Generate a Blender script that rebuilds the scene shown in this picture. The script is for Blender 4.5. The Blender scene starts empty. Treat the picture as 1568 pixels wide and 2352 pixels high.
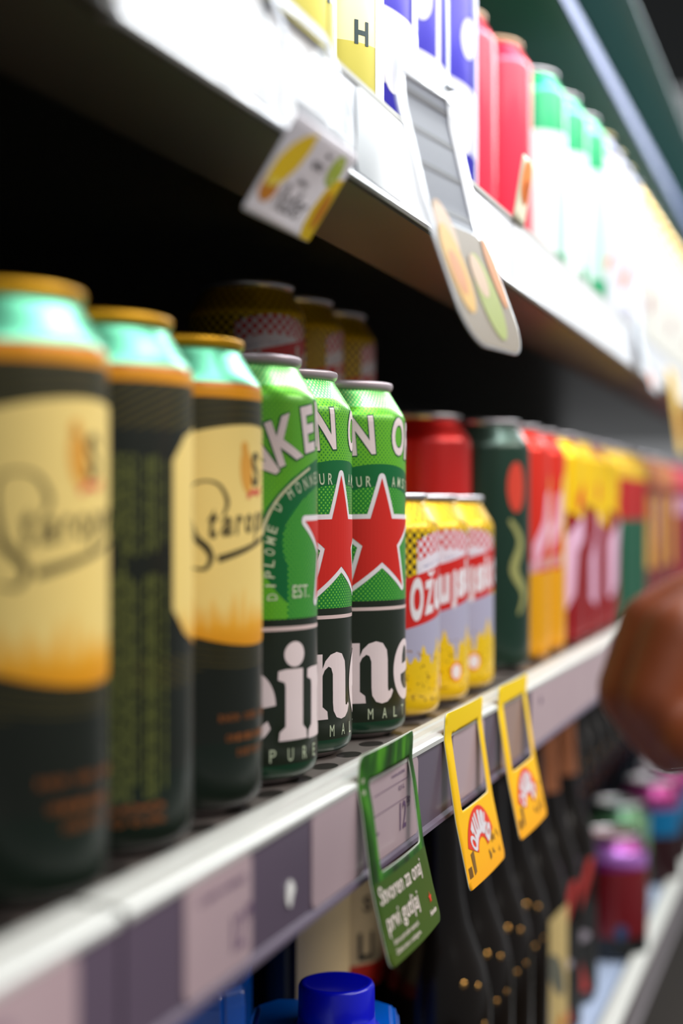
import bpy, bmesh, math, random
from mathutils import Vector, Matrix
from mathutils.geometry import tessellate_polygon
random.seed(7)
sc = bpy.context.scene
COL = sc.collection
PI = math.pi
ORD = ['first', 'second', 'third', 'fourth', 'fifth', 'sixth', 'seventh', 'eighth', 'ninth', 'tenth', 'eleventh', 'twelfth', 'thirteenth', 'fourteenth', 'fifteenth', 'sixteenth', 'seventeenth', 'eighteenth', 'nineteenth']
# ------------------------------------------------------------------ camera, light, exposure
TH = math.radians(17.85)            # angle between the view and the run of the shelves
CT, ST = math.cos(TH), math.sin(TH)
CZ = 1.30                           # eye height
cam = bpy.data.cameras.new('camera')
co = bpy.data.objects.new('camera', cam); COL.objects.link(co); sc.camera = co
co.location = (0, 0, CZ); co.rotation_euler = (PI/2, 0, TH-PI/2)
cam.sensor_fit = 'AUTO'; cam.sensor_width = 36.0; cam.lens = 3580/2352*36
cam.clip_start = .02; cam.clip_end = 60
cam.dof.use_dof = True; cam.dof.focus_distance = .692; cam.dof.aperture_fstop = 4.0
sc.view_settings.view_transform = 'Standard'; sc.view_settings.look = 'None'
sc.view_settings.gamma = 1; sc.view_settings.use_curve_mapping = False
sc.view_settings.exposure = 0.0
wd = bpy.data.worlds.new('shop_air'); sc.world = wd; wd.use_nodes = True
wb = wd.node_tree.nodes['Background']; wb.inputs[0].default_value = (.95, .97, 1.0, 1); wb.inputs[1].default_value = .22

def area(name, loc, target, sx, sy, energy, color=(1, 1, 1)):
    l = bpy.data.lights.new(name, 'AREA'); l.shape = 'RECTANGLE'; l.size = sx; l.size_y = sy
    l.energy = energy; l.color = color
    o = bpy.data.objects.new(name, l); COL.objects.link(o); o.location = loc
    d = (Vector(target)-Vector(loc)).normalized()
    xax = Vector((1, 0, 0)); zax = -d; yax = zax.cross(xax).normalized()
    o.rotation_euler = Matrix((xax, yax, zax)).transposed().to_euler()
    return o
area('case_tube_light', (2.30, -.21, CZ+.80), (2.30, .2, CZ), 3.2, .16, 37, (.93, .98, 1.0))
area('aisle_ceiling_light', (1.2, -1.9, CZ+1.25), (1.2, .2, CZ-.1), 3.2, .6, 44, (1.0, .93, .86))
area('near_highlight_light', (-.1, -.62, CZ+1.15), (.5, .2, CZ), 2.2, .5, 18, (.96, .98, 1.0))  # extra light above the eye, added for highlights on the can necks

# ------------------------------------------------------------------ helpers
def W(z, d, h):
    """z: depth from the eye, d: slanted distance of the row from the eye line, h: height over the eye (metres)"""
    y = d*CT
    return Vector(((z-y*ST)/CT, y, CZ+h))

def link(o): COL.objects.link(o); return o
def setp(o, label=None, cat=None, group=None, kind=None):
    if label: o['label'] = label
    if cat: o['category'] = cat
    if group: o['group'] = group
    if kind: o['kind'] = kind
    return o
def thing(name, label, cat, loc=(0, 0, 0), rz=0, group=None):
    o = bpy.data.objects.new(name, None); link(o); o.empty_display_size = .02
    o.location = loc; o.rotation_euler = (0, 0, rz)
    return setp(o, label, cat, group)
def mobj(name, bm, mats, parent=None, smooth=False):
    me = bpy.data.meshes.new(name); bm.to_mesh(me); bm.free()
    if not isinstance(mats, (list, tuple)): mats = [mats]
    for m in mats: me.materials.append(m)
    if smooth:
        for p in me.polygons: p.use_smooth = True
    o = bpy.data.objects.new(name, me); link(o)
    if parent: o.parent = parent
    return o
def copy_tree(o, parent=None):
    c = o.copy(); link(c)
    if parent: c.parent = parent
    for ch in list(o.children): copy_tree(ch, c)
    return c
def box(bm, x0, x1, y0, y1, z0, z1):
    vs = [bm.verts.new(p) for p in [(x0,y0,z0),(x1,y0,z0),(x1,y1,z0),(x0,y1,z0),(x0,y0,z1),(x1,y0,z1),(x1,y1,z1),(x0,y1,z1)]]
    for f in [(0,3,2,1),(4,5,6,7),(0,1,5,4),(1,2,6,5),(2,3,7,6),(3,0,4,7)]: bm.faces.new([vs[i] for i in f])
def boxobj(name, dims, m, parent=None, bev=0):
    bm = bmesh.new(); box(bm, *dims)
    if bev: bmesh.ops.bevel(bm, geom=bm.edges[:], offset=bev, segments=3, profile=.5, affect='EDGES')
    return mobj(name, bm, m, parent, smooth=False)
def extrude_profile(bm, pts, x0, x1):
    a = [bm.verts.new((x0, y, z)) for y, z in pts]; b = [bm.verts.new((x1, y, z)) for y, z in pts]
    n = len(pts)
    for i in range(n): bm.faces.new((a[i], a[(i+1) % n], b[(i+1) % n], b[i]))
    bm.faces.new(a[::-1]); bm.faces.new(b)
    bmesh.ops.recalc_face_normals(bm, faces=bm.faces[:])

# ---- materials
def srgb(r, g, b):
    f = lambda c: (c/255/12.92) if c/255 <= .04045 else ((c/255+.055)/1.055)**2.4
    return (f(r), f(g), f(b), 1)
class NT:
    def __init__(s, name, rough=.4, metal=0, spec=.5, coat=0, trans=0):
        s.m = bpy.data.materials.new(name); s.m.use_nodes = True
        s.t = s.m.node_tree; s.b = s.t.nodes['Principled BSDF']
        I = s.b.inputs
        I['Roughness'].default_value = rough; I['Metallic'].default_value = metal
        I['Specular IOR Level'].default_value = spec; I['Coat Weight'].default_value = coat
        I['Coat Roughness'].default_value = .12
        I['Transmission Weight'].default_value = trans
        s._uv = None
    def n(s, t, **k):
        x = s.t.nodes.new(t)
        for a, v in k.items(): setattr(x, a, v)
        return x
    def put(s, sock, v):
        if isinstance(v, (int, float)): sock.default_value = v
        elif isinstance(v, tuple): sock.default_value = v
        else: s.t.links.new(v, sock)
    def math(s, op, a, b=0.0, c=0.0):
        x = s.n('ShaderNodeMath', operation=op); s.put(x.inputs[0], a); s.put(x.inputs[1], b)
        if op in ('MULTIPLY_ADD', 'SMOOTH_MIN'): s.put(x.inputs[2], c)
        return x.outputs[0]
    def mix(s, f, a, b):
        x = s.n('ShaderNodeMix', data_type='RGBA'); s.put(x.inputs[0], f); s.put(x.inputs[6], a); s.put(x.inputs[7], b)
        return x.outputs[2]
    def uv(s):
        """returns u, v in millimetres"""
        if s._uv is None:
            u = s.n('ShaderNodeUVMap'); sp = s.n('ShaderNodeSeparateXYZ'); s.t.links.new(u.outputs[0], sp.inputs[0])
            s._uv = (s.math('MULTIPLY', sp.outputs[0], 100.), s.math('MULTIPLY', sp.outputs[1], 100.))
        return s._uv
    def gt(s, a, b): return s.math('GREATER_THAN', a, b)
    def lt(s, a, b): return s.math('LESS_THAN', a, b)
    def mul(s, a, b): return s.math('MULTIPLY', a, b)
    def band(s, x, lo, hi): return s.mul(s.gt(x, lo), s.lt(x, hi))
    def ell(s, cu, cv, a, b):
        u, v = s.uv()
        p = s.math('POWER', s.math('ABSOLUTE', s.math('DIVIDE', s.math('SUBTRACT', u, float(cu)), float(a))), 2.)
        q = s.math('POWER', s.math('ABSOLUTE', s.math('DIVIDE', s.math('SUBTRACT', v, float(cv)), float(b))), 2.)
        return s.math('ADD', p, q)
    def dots(s, p, r):
        u, v = s.uv(); ds = []
        for o in (0., .5):
            a = s.math('SUBTRACT', s.math('FRACT', s.math('ADD', s.math('DIVIDE', u, p), o+50)), .5)
            b = s.math('SUBTRACT', s.math('FRACT', s.math('ADD', s.math('DIVIDE', v, p), o+50)), .5)
            ds.append(s.math('ADD', s.mul(a, a), s.mul(b, b)))
        return s.lt(s.math('MINIMUM', *ds), r*r)
    def checker(s, p):
        u, v = s.uv()
        a = s.math('FLOOR', s.math('DIVIDE', u, p)); b = s.math('FLOOR', s.math('DIVIDE', v, p))
        return s.gt(s.math('ABSOLUTE', s.math('MODULO', s.math('ADD', s.math('ADD', a, b), 200.), 2.)), .5)
    def noise(s, sx, sy, sz=1, detail=2, src='UV'):
        mp = s.n('ShaderNodeMapping'); nz = s.n('ShaderNodeTexNoise'); nz.inputs['Scale'].default_value = 1; nz.inputs['Detail'].default_value = detail
        if src == 'UV': u = s.n('ShaderNodeUVMap'); s.t.links.new(u.outputs[0], mp.inputs[0])
        else: u = s.n('ShaderNodeTexCoord'); s.t.links.new(u.outputs['Object'], mp.inputs[0])
        mp.inputs['Scale'].default_value = (sx, sy, sz); s.t.links.new(mp.outputs[0], nz.inputs['Vector'])
        return nz.outputs[0]
    def neckmetal(s, v0, m=.7, r=.34):
        u, v = s.uv(); g = s.gt(v, v0); a = s.b.inputs['Metallic'].default_value
        s.put(s.b.inputs['Metallic'], s.math('MULTIPLY_ADD', g, m-a, a)); a = s.b.inputs['Roughness'].default_value
        s.put(s.b.inputs['Roughness'], s.math('MULTIPLY_ADD', g, r-a, a))
    def done(s, col):
        s.put(s.b.inputs['Base Color'], col); return s.m
_mc = {}
def mat(name, rgb, rough=.45, metal=0, spec=.5, coat=0, trans=0, emis=None, bump=0):
    if name in _mc: return _mc[name]
    t = NT(name, rough, metal, spec, coat, trans)
    c = srgb(*rgb)
    nz = t.noise(40, 40, 40, 3, 'OBJ')
    c2 = tuple(x*.9 for x in c[:3])+(1,)
    t.done(t.mix(nz, c2, c))
    if bump:
        bp = t.n('ShaderNodeBump'); bp.inputs['Strength'].default_value = bump; bp.inputs['Distance'].default_value = .001
        t.t.links.new(t.noise(900, 900, 900, 2, 'OBJ'), bp.inputs['Height']); t.t.links.new(bp.outputs[0], t.b.inputs['Normal'])
    _mc[name] = t.m; return t.m

INK = dict(rough=.42, metal=.15, spec=.45)
M_silver = mat('brushed_aluminium', (200, 196, 200), .28, .9)
M_rimwhite = mat('pale_rim_lacquer', (205, 190, 198), .35, .5)
M_gold = mat('gold_rim', (225, 165, 20), .33, .55)
M_white = mat('white_ink', (226, 218, 222), **INK)
M_letter = mat('warm_white_ink', (224, 206, 206), **INK)
M_red = mat('red_ink', (200, 28, 14), **INK)
M_dgreen = mat('dark_green_ink', (0, 84, 40), **INK)
M_cream = mat('cream_ink', (224, 208, 172), **INK)

# ---- flat artwork (mm) wrapped on a surface
def poly_mesh(bm, outer, holes=()):
    loops = [[Vector((x, y, 0)) for x, y in outer]]+[[Vector((x, y, 0)) for x, y in h] for h in holes]
    pts = [p for l in loops for p in l]
    vs = [bm.verts.new(p) for p in pts]
    for t in tessellate_polygon(loops):
        try: bm.faces.new([vs[i] for i in t])
        except ValueError: pass
def ellipse_pts(cx, cy, a, b, rot=0, n=28):
    c, s = math.cos(rot), math.sin(rot)
    return [(cx+a*math.cos(t)*c-b*math.sin(t)*s, cy+a*math.cos(t)*s+b*math.sin(t)*c) for t in [2*PI*i/n for i in range(n)]]
def stroke(bm, pts, w, w1=None, steps=6):
    """a brush stroke of changing width through smooth points"""
    P = []
    n = len(pts)
    for i in range(n-1):
        p0 = pts[max(i-1, 0)]; p1 = pts[i]; p2 = pts[i+1]; p3 = pts[min(i+2, n-1)]
        for k in range(steps):
            t = k/steps; t2 = t*t; t3 = t2*t
            P.append(tuple(.5*((2*p1[j])+(-p0[j]+p2[j])*t+(2*p0[j]-5*p1[j]+4*p2[j]-p3[j])*t2+(-p0[j]+3*p1[j]-3*p2[j]+p3[j])*t3) for j in (0, 1)))
    P.append(pts[-1])
    ws = w if isinstance(w, list) else [w, w1 if w1 is not None else w]
    L, R = [], []
    for i, p in enumerate(P):
        a = P[max(i-1, 0)]; b = P[min(i+1, len(P)-1)]
        dx, dy = b[0]-a[0], b[1]-a[1]; l = math.hypot(dx, dy) or 1
        t = i/(len(P)-1)*(len(ws)-1); k = min(int(t), len(ws)-2); ww = ws[k]+(ws[k+1]-ws[k])*(t-k)
        nx, ny = -dy/l*ww/2, dx/l*ww/2
        L.append(bm.verts.new((p[0]+nx, p[1]+ny, 0))); R.append(bm.verts.new((p[0]-nx, p[1]-ny, 0)))
    for i in range(len(P)-1): bm.faces.new((R[i], R[i+1], L[i+1], L[i]))
_tc = {}
def text_geo(s, bold=0., shear=0.):
    k = (s, bold, shear)
    if k not in _tc:
        cu = bpy.data.curves.new('t', 'FONT'); cu.body = s; cu.size = 1; cu.offset = bold; cu.shear = shear; cu.resolution_u = 4; cu.fill_mode = 'FRONT'
        o = bpy.data.objects.new('t', cu); link(o)
        dg = bpy.context.evaluated_depsgraph_get(); me = o.evaluated_get(dg).to_mesh()
        vs = [(v.co.x, v.co.y) for v in me.vertices]; fs = [tuple(p.vertices) for p in me.polygons]
        _tc[k] = (vs, fs)
        o.evaluated_get(dg).to_mesh_clear(); bpy.data.objects.remove(o); bpy.data.curves.remove(cu)
    return _tc[k]
def text(bm, s, cx, cy, w, h, rot=0, bold=0., shear=0., slope=0.):
    """text fitted to a w x h box centred at cx, cy"""
    vs, fs = text_geo(s, bold, shear)
    x0 = min(v[0] for v in vs); x1 = max(v[0] for v in vs); y0 = min(v[1] for v in vs); y1 = max(v[1] for v in vs)
    c, sn = math.cos(rot), math.sin(rot); nv = []
    for x, y in vs:
        a = ((x-x0)/(x1-x0)-.5)*w; b = ((y-y0)/(y1-y0)-.5)*h + a*slope
        nv.append(bm.verts.new((cx+a*c-b*sn, cy+a*sn+b*c, 0)))
    for f in fs:
        try: bm.faces.new([nv[i] for i in f])
        except ValueError: pass
def cut(bm, du=None, dv=None):
    for ax, d in ((0, du), (1, dv)):
        if not d: continue
        lo = min(v.co[ax] for v in bm.verts); hi = max(v.co[ax] for v in bm.verts)
        k = math.floor(lo/d)+1
        while k*d < hi:
            p = [0, 0, 0]; p[ax] = k*d; nn = [0, 0, 0]; nn[ax] = 1
            bmesh.ops.bisect_plane(bm, geom=bm.verts[:]+bm.edges[:]+bm.faces[:], plane_co=p, plane_no=nn, dist=1e-5)
            k += 1
def add_uv(bm):
    uvl = bm.loops.layers.uv.verify()
    for f in bm.faces:
        for l in f.loops: l[uvl].uv = (l.vert.co.x/100, l.vert.co.y/100)
def prof_r(prof, v):
    for (r0, v0), (r1, v1) in zip(prof, prof[1:]):
        if v0 <= v <= v1 and v1 > v0: return r0+(r1-r0)*(v-v0)/(v1-v0)
    return prof[-1][0]
def wrap(bm, prof, R, eps=.12, du=2.2, neck=None):
    cut(bm, du, None)
    if neck and max(v.co.y for v in bm.verts) > neck: cut(bm, None, 2.0)
    add_uv(bm)
    for v in bm.verts:
        a = v.co.x/R; r = (prof_r(prof, v.co.y)+eps)/1000
        v.co = Vector((r*math.cos(a), r*math.sin(a), v.co.y/1000))
    bmesh.ops.recalc_face_normals(bm, faces=bm.faces[:])
    for f in bm.faces:
        c = f.calc_center_median()
        if f.normal.x*c.x+f.normal.y*c.y < 0: f.normal_flip()
def decal(name, draw, m, parent, prof, R, eps=.12, neck=None):
    bm = bmesh.new(); draw(bm); wrap(bm, prof, R, eps, neck=neck)
    return mobj(name, bm, m, parent)
def lathe(prof, n=64, R=33, cap=True):
    """prof: (r, v) in mm bottom to top; uv in mm/100; seam at the back"""
    bm = bmesh.new(); uvl = bm.loops.layers.uv.verify(); rings = []
    for r, v in prof:
        rings.append([bm.verts.new((max(r, .001)/1000*math.cos(-PI+2*PI*i/n), max(r, .001)/1000*math.sin(-PI+2*PI*i/n), v/1000)) for i in range(n)])
    for j in range(len(prof)-1):
        for i in range(n):
            k = (i+1) % n
            f = bm.faces.new((rings[j][i], rings[j][k], rings[j+1][k], rings[j+1][i])); f.smooth = True
            us = [(-PI+2*PI*i/n)*R, (-PI+2*PI*(i+1)/n)*R]
            for l, (a, b) in zip(f.loops, ((us[0], prof[j][1]), (us[1], prof[j][1]), (us[1], prof[j+1][1]), (us[0], prof[j+1][1]))):
                l[uvl].uv = (a/100, b/100)
    if cap:
        bm.faces.new(rings[0][::-1]); bm.faces.new(rings[-1])
    return bm

# ------------------------------------------------------------------ cans
def can_prof(h):
    t = h-168
    return [(22, 1.5), (29.6, .0), (31.3, 1.0), (32.5, 3.0), (33, 6.0), (33, 148+t), (32.8, 150.2+t), (32, 152.4+t), (30.4, 154.8+t), (27.2, 160+t), (25.6, 162.6+t), (25.1, 164+t)]
def make_can(h, bodymat, rimmat, name='beer_can', neckmat=None):
    root = thing(name, 'can', 'can')
    prof = can_prof(h)
    body = mobj('body', lathe(prof, 72), bodymat, root)
    mobj('base', lathe([(22, .5), (23.4, -2.8), (24.6, -3.0), (26, -2.4), (29.7, .1)], 64, cap=False), M_silver, root)
    rim = [(25.1, h-4.2), (25.9, h-3.6), (26.5, h-2.6), (26.7, h-1.2), (26.3, h-.3), (25.4, h), (24.5, h-.4), (24.1, h-1.5), (23.8, h-5.5)]
    mobj('rim', lathe(rim, 64, cap=False), rimmat, root)
    lid = mobj('lid', lathe([(.1, h-6.2), (20, h-6.2), (22.5, h-6.6), (23.6, h-5.6), (23.9, h-5.4)], 48, cap=False), M_silver, root)
    bm = bmesh.new()
    poly_mesh(bm, ellipse_pts(6, 0, 11, 7), [ellipse_pts(11, 0, 3.6, 3.2)])
    for v in bm.verts: v.co = Vector((v.co.x/1000, v.co.y/1000, (h-5.0)/1000))
    ret = bmesh.ops.extrude_face_region(bm, geom=bm.faces[:])
    for g in ret['geom']:
        if isinstance(g, bmesh.types.BMVert): g.co.z += .0008
    mobj('pull_tab', bm, M_silver, lid)
    return root, prof
def put_can(proto, first, z, d, h, turn, label, group=None, cat='can'):
    o = proto if first else copy_tree(proto)
    p = W(z, d, h+.003); o.location = p
    al = math.atan2(-p.y, -p.x)
    o.rotation_euler = (0, 0, al+turn/33.)
    o['label'] = label; o['category'] = cat
    if group: o['group'] = group
    elif 'group' in o.keys(): del o['group']
    return o

# green can with the red star
def green_can():
    t = NT('star_can_print', .32, .2, .4, .2)
    u, v = t.uv()
    lime = srgb(100, 176, 36); ldot = srgb(38, 128, 40); dg = srgb(2, 98, 48); mg = srgb(22, 124, 44); mdot = srgb(112, 190, 60); blk = srgb(27, 36, 24)
    neck = t.mix(t.dots(2.4, .23), srgb(84, 196, 104), srgb(190, 236, 140))  # neck green lightened to paint in its pale mint highlight
    c = t.mix(t.dots(2.3, .2), lime, ldot)
    c = t.mix(t.gt(v, 155.), c, neck)
    e1 = t.ell(0, 93, 51, 35)
    c = t.mix(t.lt(e1, 1.), c, dg)
    ln = t.mul(t.band(e1, .9, .95), t.mul(t.lt(u, -23.), t.gt(v, 96.)))
    c = t.mix(ln, c, srgb(205, 200, 165))
    e2 = t.ell(0, 93, 40, 24.3)
    inr = t.math('MAXIMUM', t.lt(e2, 1.), t.mul(t.band(v, 63., 88.), t.lt(t.math('ABSOLUTE', u), 37.5)))
    c = t.mix(inr, c, t.mix(t.dots(2.3, .19), mg, mdot))
    low = t.lt(v, 63.2)
    c = t.mix(low, c, blk)
    c = t.mix(t.band(v, 58.6, 60.2), c, srgb(214, 190, 186))
    c = t.mix(t.lt(v, 6.), c, srgb(16, 62, 40))
    t.neckmetal(151.)
    root, prof = make_can(168, t.done(c), M_rimwhite)
    D = lambda n, f, m, e=.12: decal(n, f, m, root, prof, 33, e, 146)
    def star(R, off):
        pts = [];
        base = [(math.sin(PI/5*i)*(R if i % 2 == 0 else .40*R), 92.8+math.cos(PI/5*i)*(R if i % 2 == 0 else .40*R)) for i in range(10)]
        if not off: return base
        n = len(base)
        for i in range(n):
            p = base[i]; a = base[i-1]; b = base[(i+1) % n]
            def nrm(p, q):
                dx, dy = q[0]-p[0], q[1]-p[1]; l = math.hypot(dx, dy); return (-dy/l, dx/l)
            n0, n1 = nrm(a, p), nrm(p, b)
            if i % 2 == 0:
                a0, a1 = math.atan2(n0[1], n0[0]), math.atan2(n1[1], n1[0])
                if a1 > a0+1e-6: a1 -= 2*PI
                for k in range(7):
                    an = a0+(a1-a0)*k/6; pts.append((p[0]+off*math.cos(an), p[1]+off*math.sin(an)))
            else:
                mx, my = n0[0]+n1[0], n0[1]+n1[1]; l = math.hypot(mx, my); cs = l/2
                pts.append((p[0]+mx/l*off/cs, p[1]+my/l*off/cs))
        return pts
    D('star_outline', lambda bm: poly_mesh(bm, star(28.6, 2.2)), M_white, .10)
    D('star', lambda bm: poly_mesh(bm, star(28.6, 0)), M_red, .2)
    arc = [('E', -63, 114, 50, 12, 18), ('N', -52, 124.5, 38, 13, 18), ('K', -38.4, 133.6, 21, 14, 18.5), ('E', -24.2, 138.4, 11, 9.5, 18.5), ('N', -10.8, 141.2, 5, 12.6, 18.2), ('O', 13, 141.4, -3, 12.6, 18.4), ('R', 27, 139, -9, 12, 18.2), ('I', 37, 135.5, -16, 3.4, 18), ('G', 47, 129, -28, 13, 18)]
    def arcs(b, gx=0):
        def f(bm):
            for ch, x, y, r, w, h in arc: text(bm, ch, x, y, w+gx, h+gx, math.radians(r), bold=b)
        return f
    D('lettering', arcs(.055, 1.3), M_dgreen, .10)
    D('lettering', arcs(.03), M_letter, .2)
    # word in round slab letters
    def ring(cx, cy, a, b, a2, b2, ox=0):
        return ellipse_pts(cx, cy, a, b, 0, 40), [ellipse_pts(cx+ox, cy, a2, b2, 0, 30)[::-1]]
    def word(bm):
        def e(x):                                      # bowl with a slit, tilted bar
            E = lambda k, a, b, cx=11.8, cy=29.3: (x+cx+a*math.cos(math.radians(k)), cy+b*math.sin(math.radians(k)))
            outer = [E(k, 12, 14.6) for k in range(6, 325, 6)]+[(x+20.2, 23.6)]+[E(k, 7.2, 8.6, 13.2, 28.2) for k in range(318, 200, -8)]+[(x+6.6, 27.2), (x+23.8, 29.6)]
            poly_mesh(bm, outer, [[(x+8.2, 32), (x+8.6, 36), (x+10, 39.6), (x+12.4, 41), (x+14.6, 39.4), (x+15.6, 36), (x+15.4, 33)][::-1]])
        def stem(x0, x1, y0, y1, top=True, l=3.2, r=3.0):
            poly_mesh(bm, [(x0, y0+5.5), (x1, y0+5.5), (x1, y1), (x0, y1)])
            poly_mesh(bm, [(x0-l, y0), (x1+r, y0), (x1+r-.4, y0+3.4), (x1, y0+5.5), (x0, y0+5.5), (x0-l+.4, y0+3.4)])
            if top: poly_mesh(bm, [(x0-3.4, y1-.6), (x0, y1), (x0, y1-7), (x0-.4, y1-5.2), (x0-3.6, y1-4)])
        def n(x):
            stem(x+1.6, x+11.4, 15, 43.4, True, 2.8, 3.1)
            poly_mesh(bm, [(x+11.4, 37), (x+13, 40.4), (x+16, 43), (x+20, 44), (x+24, 43), (x+26.6, 39.6), (x+27.2, 35), (x+27.3, 22), (x+27.6, 20.2), (x+28.6, 20), (x+30, 21.2), (x+31.2, 20), (x+29.6, 17), (x+27, 15), (x+23.5, 14.4), (x+20, 15.4), (x+17.9, 18.4), (x+17.5, 22), (x+17.4, 34.5), (x+16.4, 37.2), (x+14.8, 37.9), (x+12.6, 36.4), (x+11.4, 34)])
        e(-67); stem(-38.6, -28.8, 15.4, 43.4); poly_mesh(bm, ellipse_pts(-33.6, 49.2, 5.6, 5.0)); n(-23.6); e(8.2)
        stem(35.5, 45, 15, 56, False); poly_mesh(bm, [(44, 28), (56, 43), (64, 43), (53, 31), (64, 15), (53, 15), (45, 27)])
    D('word', word, M_letter, .16)
    def small(bm):
        for ch, x in zip('PUREMALT', (-44.5, -36, -27.5, -19, -6.6, 1.6, 9.4, 17.2)): text(bm, ch, x, 9.8, 2.8, 5, bold=0)
        for k, ch in enumerate("HONNEUR"): text(bm, ch, -36.5+k*4.8, 119.6-((6-k)**2)*.19, 2.7, 4.9, math.radians((6-k)*6), bold=.01)
        for k, ch in enumerate("AMSTER"): text(bm, ch, 8.0+k*4.9, 119.6-(k**2)*.19, 2.7, 4.9, math.radians(-k*6), bold=.01)
        for k, ch in enumerate("DIPLOME D'"):
            if ch != ' ': text(bm, ch, -46+.14*(k-3)**2, 72+k*4.4, 2.6, 4.4, math.radians(90-k*3), bold=.01) if ch not in "I'" else text(bm, ch, -46+.14*(k-3)**2, 72+k*4.4, .8, 4.4 if ch == 'I' else 1.6, math.radians(90-k*3))
        text(bm, 'EST.', -29.5, 73.8, 11, 5.2, bold=.01); text(bm, '1873', 29.5, 73.8, 11, 5.2, bold=.01)
    D('lettering', small, mat('pale_green_ink', (190, 200, 170), **INK), .16)
    return root
gcan = green_can()
FL = -.1082
GG = 'green cans with red stars on the middle shelf'
put_can(gcan, True, .637, .248, FL, 59, 'green beer can with star mostly turned away, touching the dark cream-labelled can', GG)
put_can(gcan, False, .7025, .2545, FL, 32.3, 'green beer can with red star, set slightly back between two green cans', GG)
put_can(gcan, False, .7655, .248, FL, 22.3, 'green beer can with full red star showing, next to the small yellow cans', GG)

# black-green can with the cream label
def cream_can():
    t = NT('dark_can_print', .34, .1, .35, .1); u, v = t.uv()
    dk = srgb(21, 26, 19)
    neck = srgb(120, 200, 160)
    arcf = t.math('ADD', v, t.mul(t.math('POWER', t.math('ABSOLUTE', t.math('SUBTRACT', u, 30.)), 2.), .004))
    gold = t.mul(t.gt(t.math('FRACT', t.math('DIVIDE', arcf, 2.6)), .62), t.band(v, 131., 146.))
    c = t.mix(gold, dk, srgb(74, 66, 26))
    gold2 = t.mul(t.gt(t.math('FRACT', t.math('DIVIDE', t.math('SUBTRACT', v, t.mul(t.math('POWER', t.math('ABSOLUTE', t.math('SUBTRACT', u, 30.)), 2.), .004)), 2.2)), .7), t.band(v, 50., 60.))
    c = t.mix(gold2, c, srgb(70, 62, 26))
    c = t.mix(t.gt(v, 145.6), c, srgb(214, 140, 14))
    c = t.mix(t.gt(v, 149.8), c, srgb(196, 92, 20))
    c = t.mix(t.gt(v, 151.0), c, srgb(104, 196, 156))
    c = t.mix(t.lt(v, 24.), c, srgb(14, 27, 18))
    t.neckmetal(151.)
    root, prof = make_can(168, t.done(c), M_gold)
    D = lambda n, f, m, e=.12: decal(n, f, m, root, prof, 33, e)
    t = NT('cream_label', .45, .1, .4); u, v = t.uv()
    nz = t.noise(26, 3, 1, 1)
    sky = t.math('MULTIPLY_ADD', nz, 26., t.math('MULTIPLY', v, -1.)); sky = t.math('ADD', sky, 61.)
    f = t.math('DIVIDE', sky, 10.); f = t.n('ShaderNodeClamp').inputs[0] if False else t.math('MINIMUM', t.math('MAXIMUM', f, 0.), 1.)
    c = t.mix(f, srgb(232, 204, 122), srgb(226, 162, 36))
    f2 = t.math('MINIMUM', t.math('MAXIMUM', t.math('DIVIDE', t.math('SUBTRACT', 66., v), 6.), 0.), 1.)
    lab = t.done(t.mix(f2, c, srgb(212, 142, 10)))
    def label(bm):
        top = [(x, 136.3-.0045*(x-32)**2) for x in range(-12, 77, 4)]
        bot = [(x, 57.6+.0052*(x-34)**2) for x in range(-12, 77, 4)]
        pts = [(bot[0][0]-3, bot[0][1]+6)]+bot[1:]+[(bot[-1][0]+3, bot[-1][1]+6)]+[(top[-1][0]+3, top[-1][1]-6)]+top[1:-1][::-1]+[(top[0][0]-3, top[0][1]-6)]
        poly_mesh(bm, pts)
    D('paper_label', label, lab, .10)
    dink = mat('olive_ink', (66, 58, 30), **INK)
    def wordm(bm):
        S = [(500,1185),(510,1153.6),(494,1118),(466.6,1106),(435,1114),(425,1145.6),(429,1193),(439,1232.6),(462.6,1256),(472.5,1280),(458.7,1304),(427,1300)]
        S = [(math.asin((x-400.5)/204.5)*33, 105.2+(1176-y)/6.45) for x, y in S]
        stroke(bm, S, [.8, 1.8, 1.2, .7, .9, 1.2, 1.6, 2.4, 2.8, 2.2, 1.4, .5])
        x = 10.8
        for ch, w, h, dy in (('t', 3.8, 10.5, 1.4), ('a', 5, 7, 0), ('r', 4.2, 7, 0), ('o', 4.8, 7, 0), ('p', 5, 10.5, -1.8), ('r', 4.2, 7, 0), ('a', 5, 7, 0), ('m', 7.4, 7, 0), ('e', 4.8, 7, 0), ('n', 5, 7, 0)):
            text(bm, ch, x+w/2, 99.6+dy+(x-10)*.085, w, h, .05, bold=.03, shear=.25); x += w+1.25
        stroke(bm, [(14.6, 88.6), (25, 91.2), (36, 94), (46, 96.5), (56, 98.5)], [2.6, 2.2, 1.8, 1.4, .6])
    D('script', wordm, dink, .2)
    def emb(bm): poly_mesh(bm, ellipse_pts(28.6, 120, 3.6, 8, .1)); poly_mesh(bm, ellipse_pts(27.5, 128, 2, 2.4))
    D('emblem', emb, mat('amber_ink', (224, 160, 60), **INK), .2)
    D('emblem', lambda bm: text(bm, 'S', 35, 120.6, 6, 12.5, bold=.03), dink, .26)
    D('emblem', lambda bm: stroke(bm, [(29, 110.5), (33, 112.6), (37, 112), (39.5, 114)], 2.0), mat('rose_ink', (216, 90, 70), **INK), .26)
    oi = mat('rust_ink', (128, 72, 26), **INK)
    def lines(bm):
        for cv, cu, w in ((32.6, 34, 36), (25.4, 34, 30), (20, 34, 20)):
            n = int(w/2.4)
            for k in range(n):
                x = cu-w/2+k*2.4
                if random.random() < .85: text(bm, random.choice('NORIOTES'), x, cv, 1.9, 2.6, bold=.03)
    D('small_print', lines, oi, .2)
    gi = mat('moss_ink', (92, 98, 44), **INK)
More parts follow.
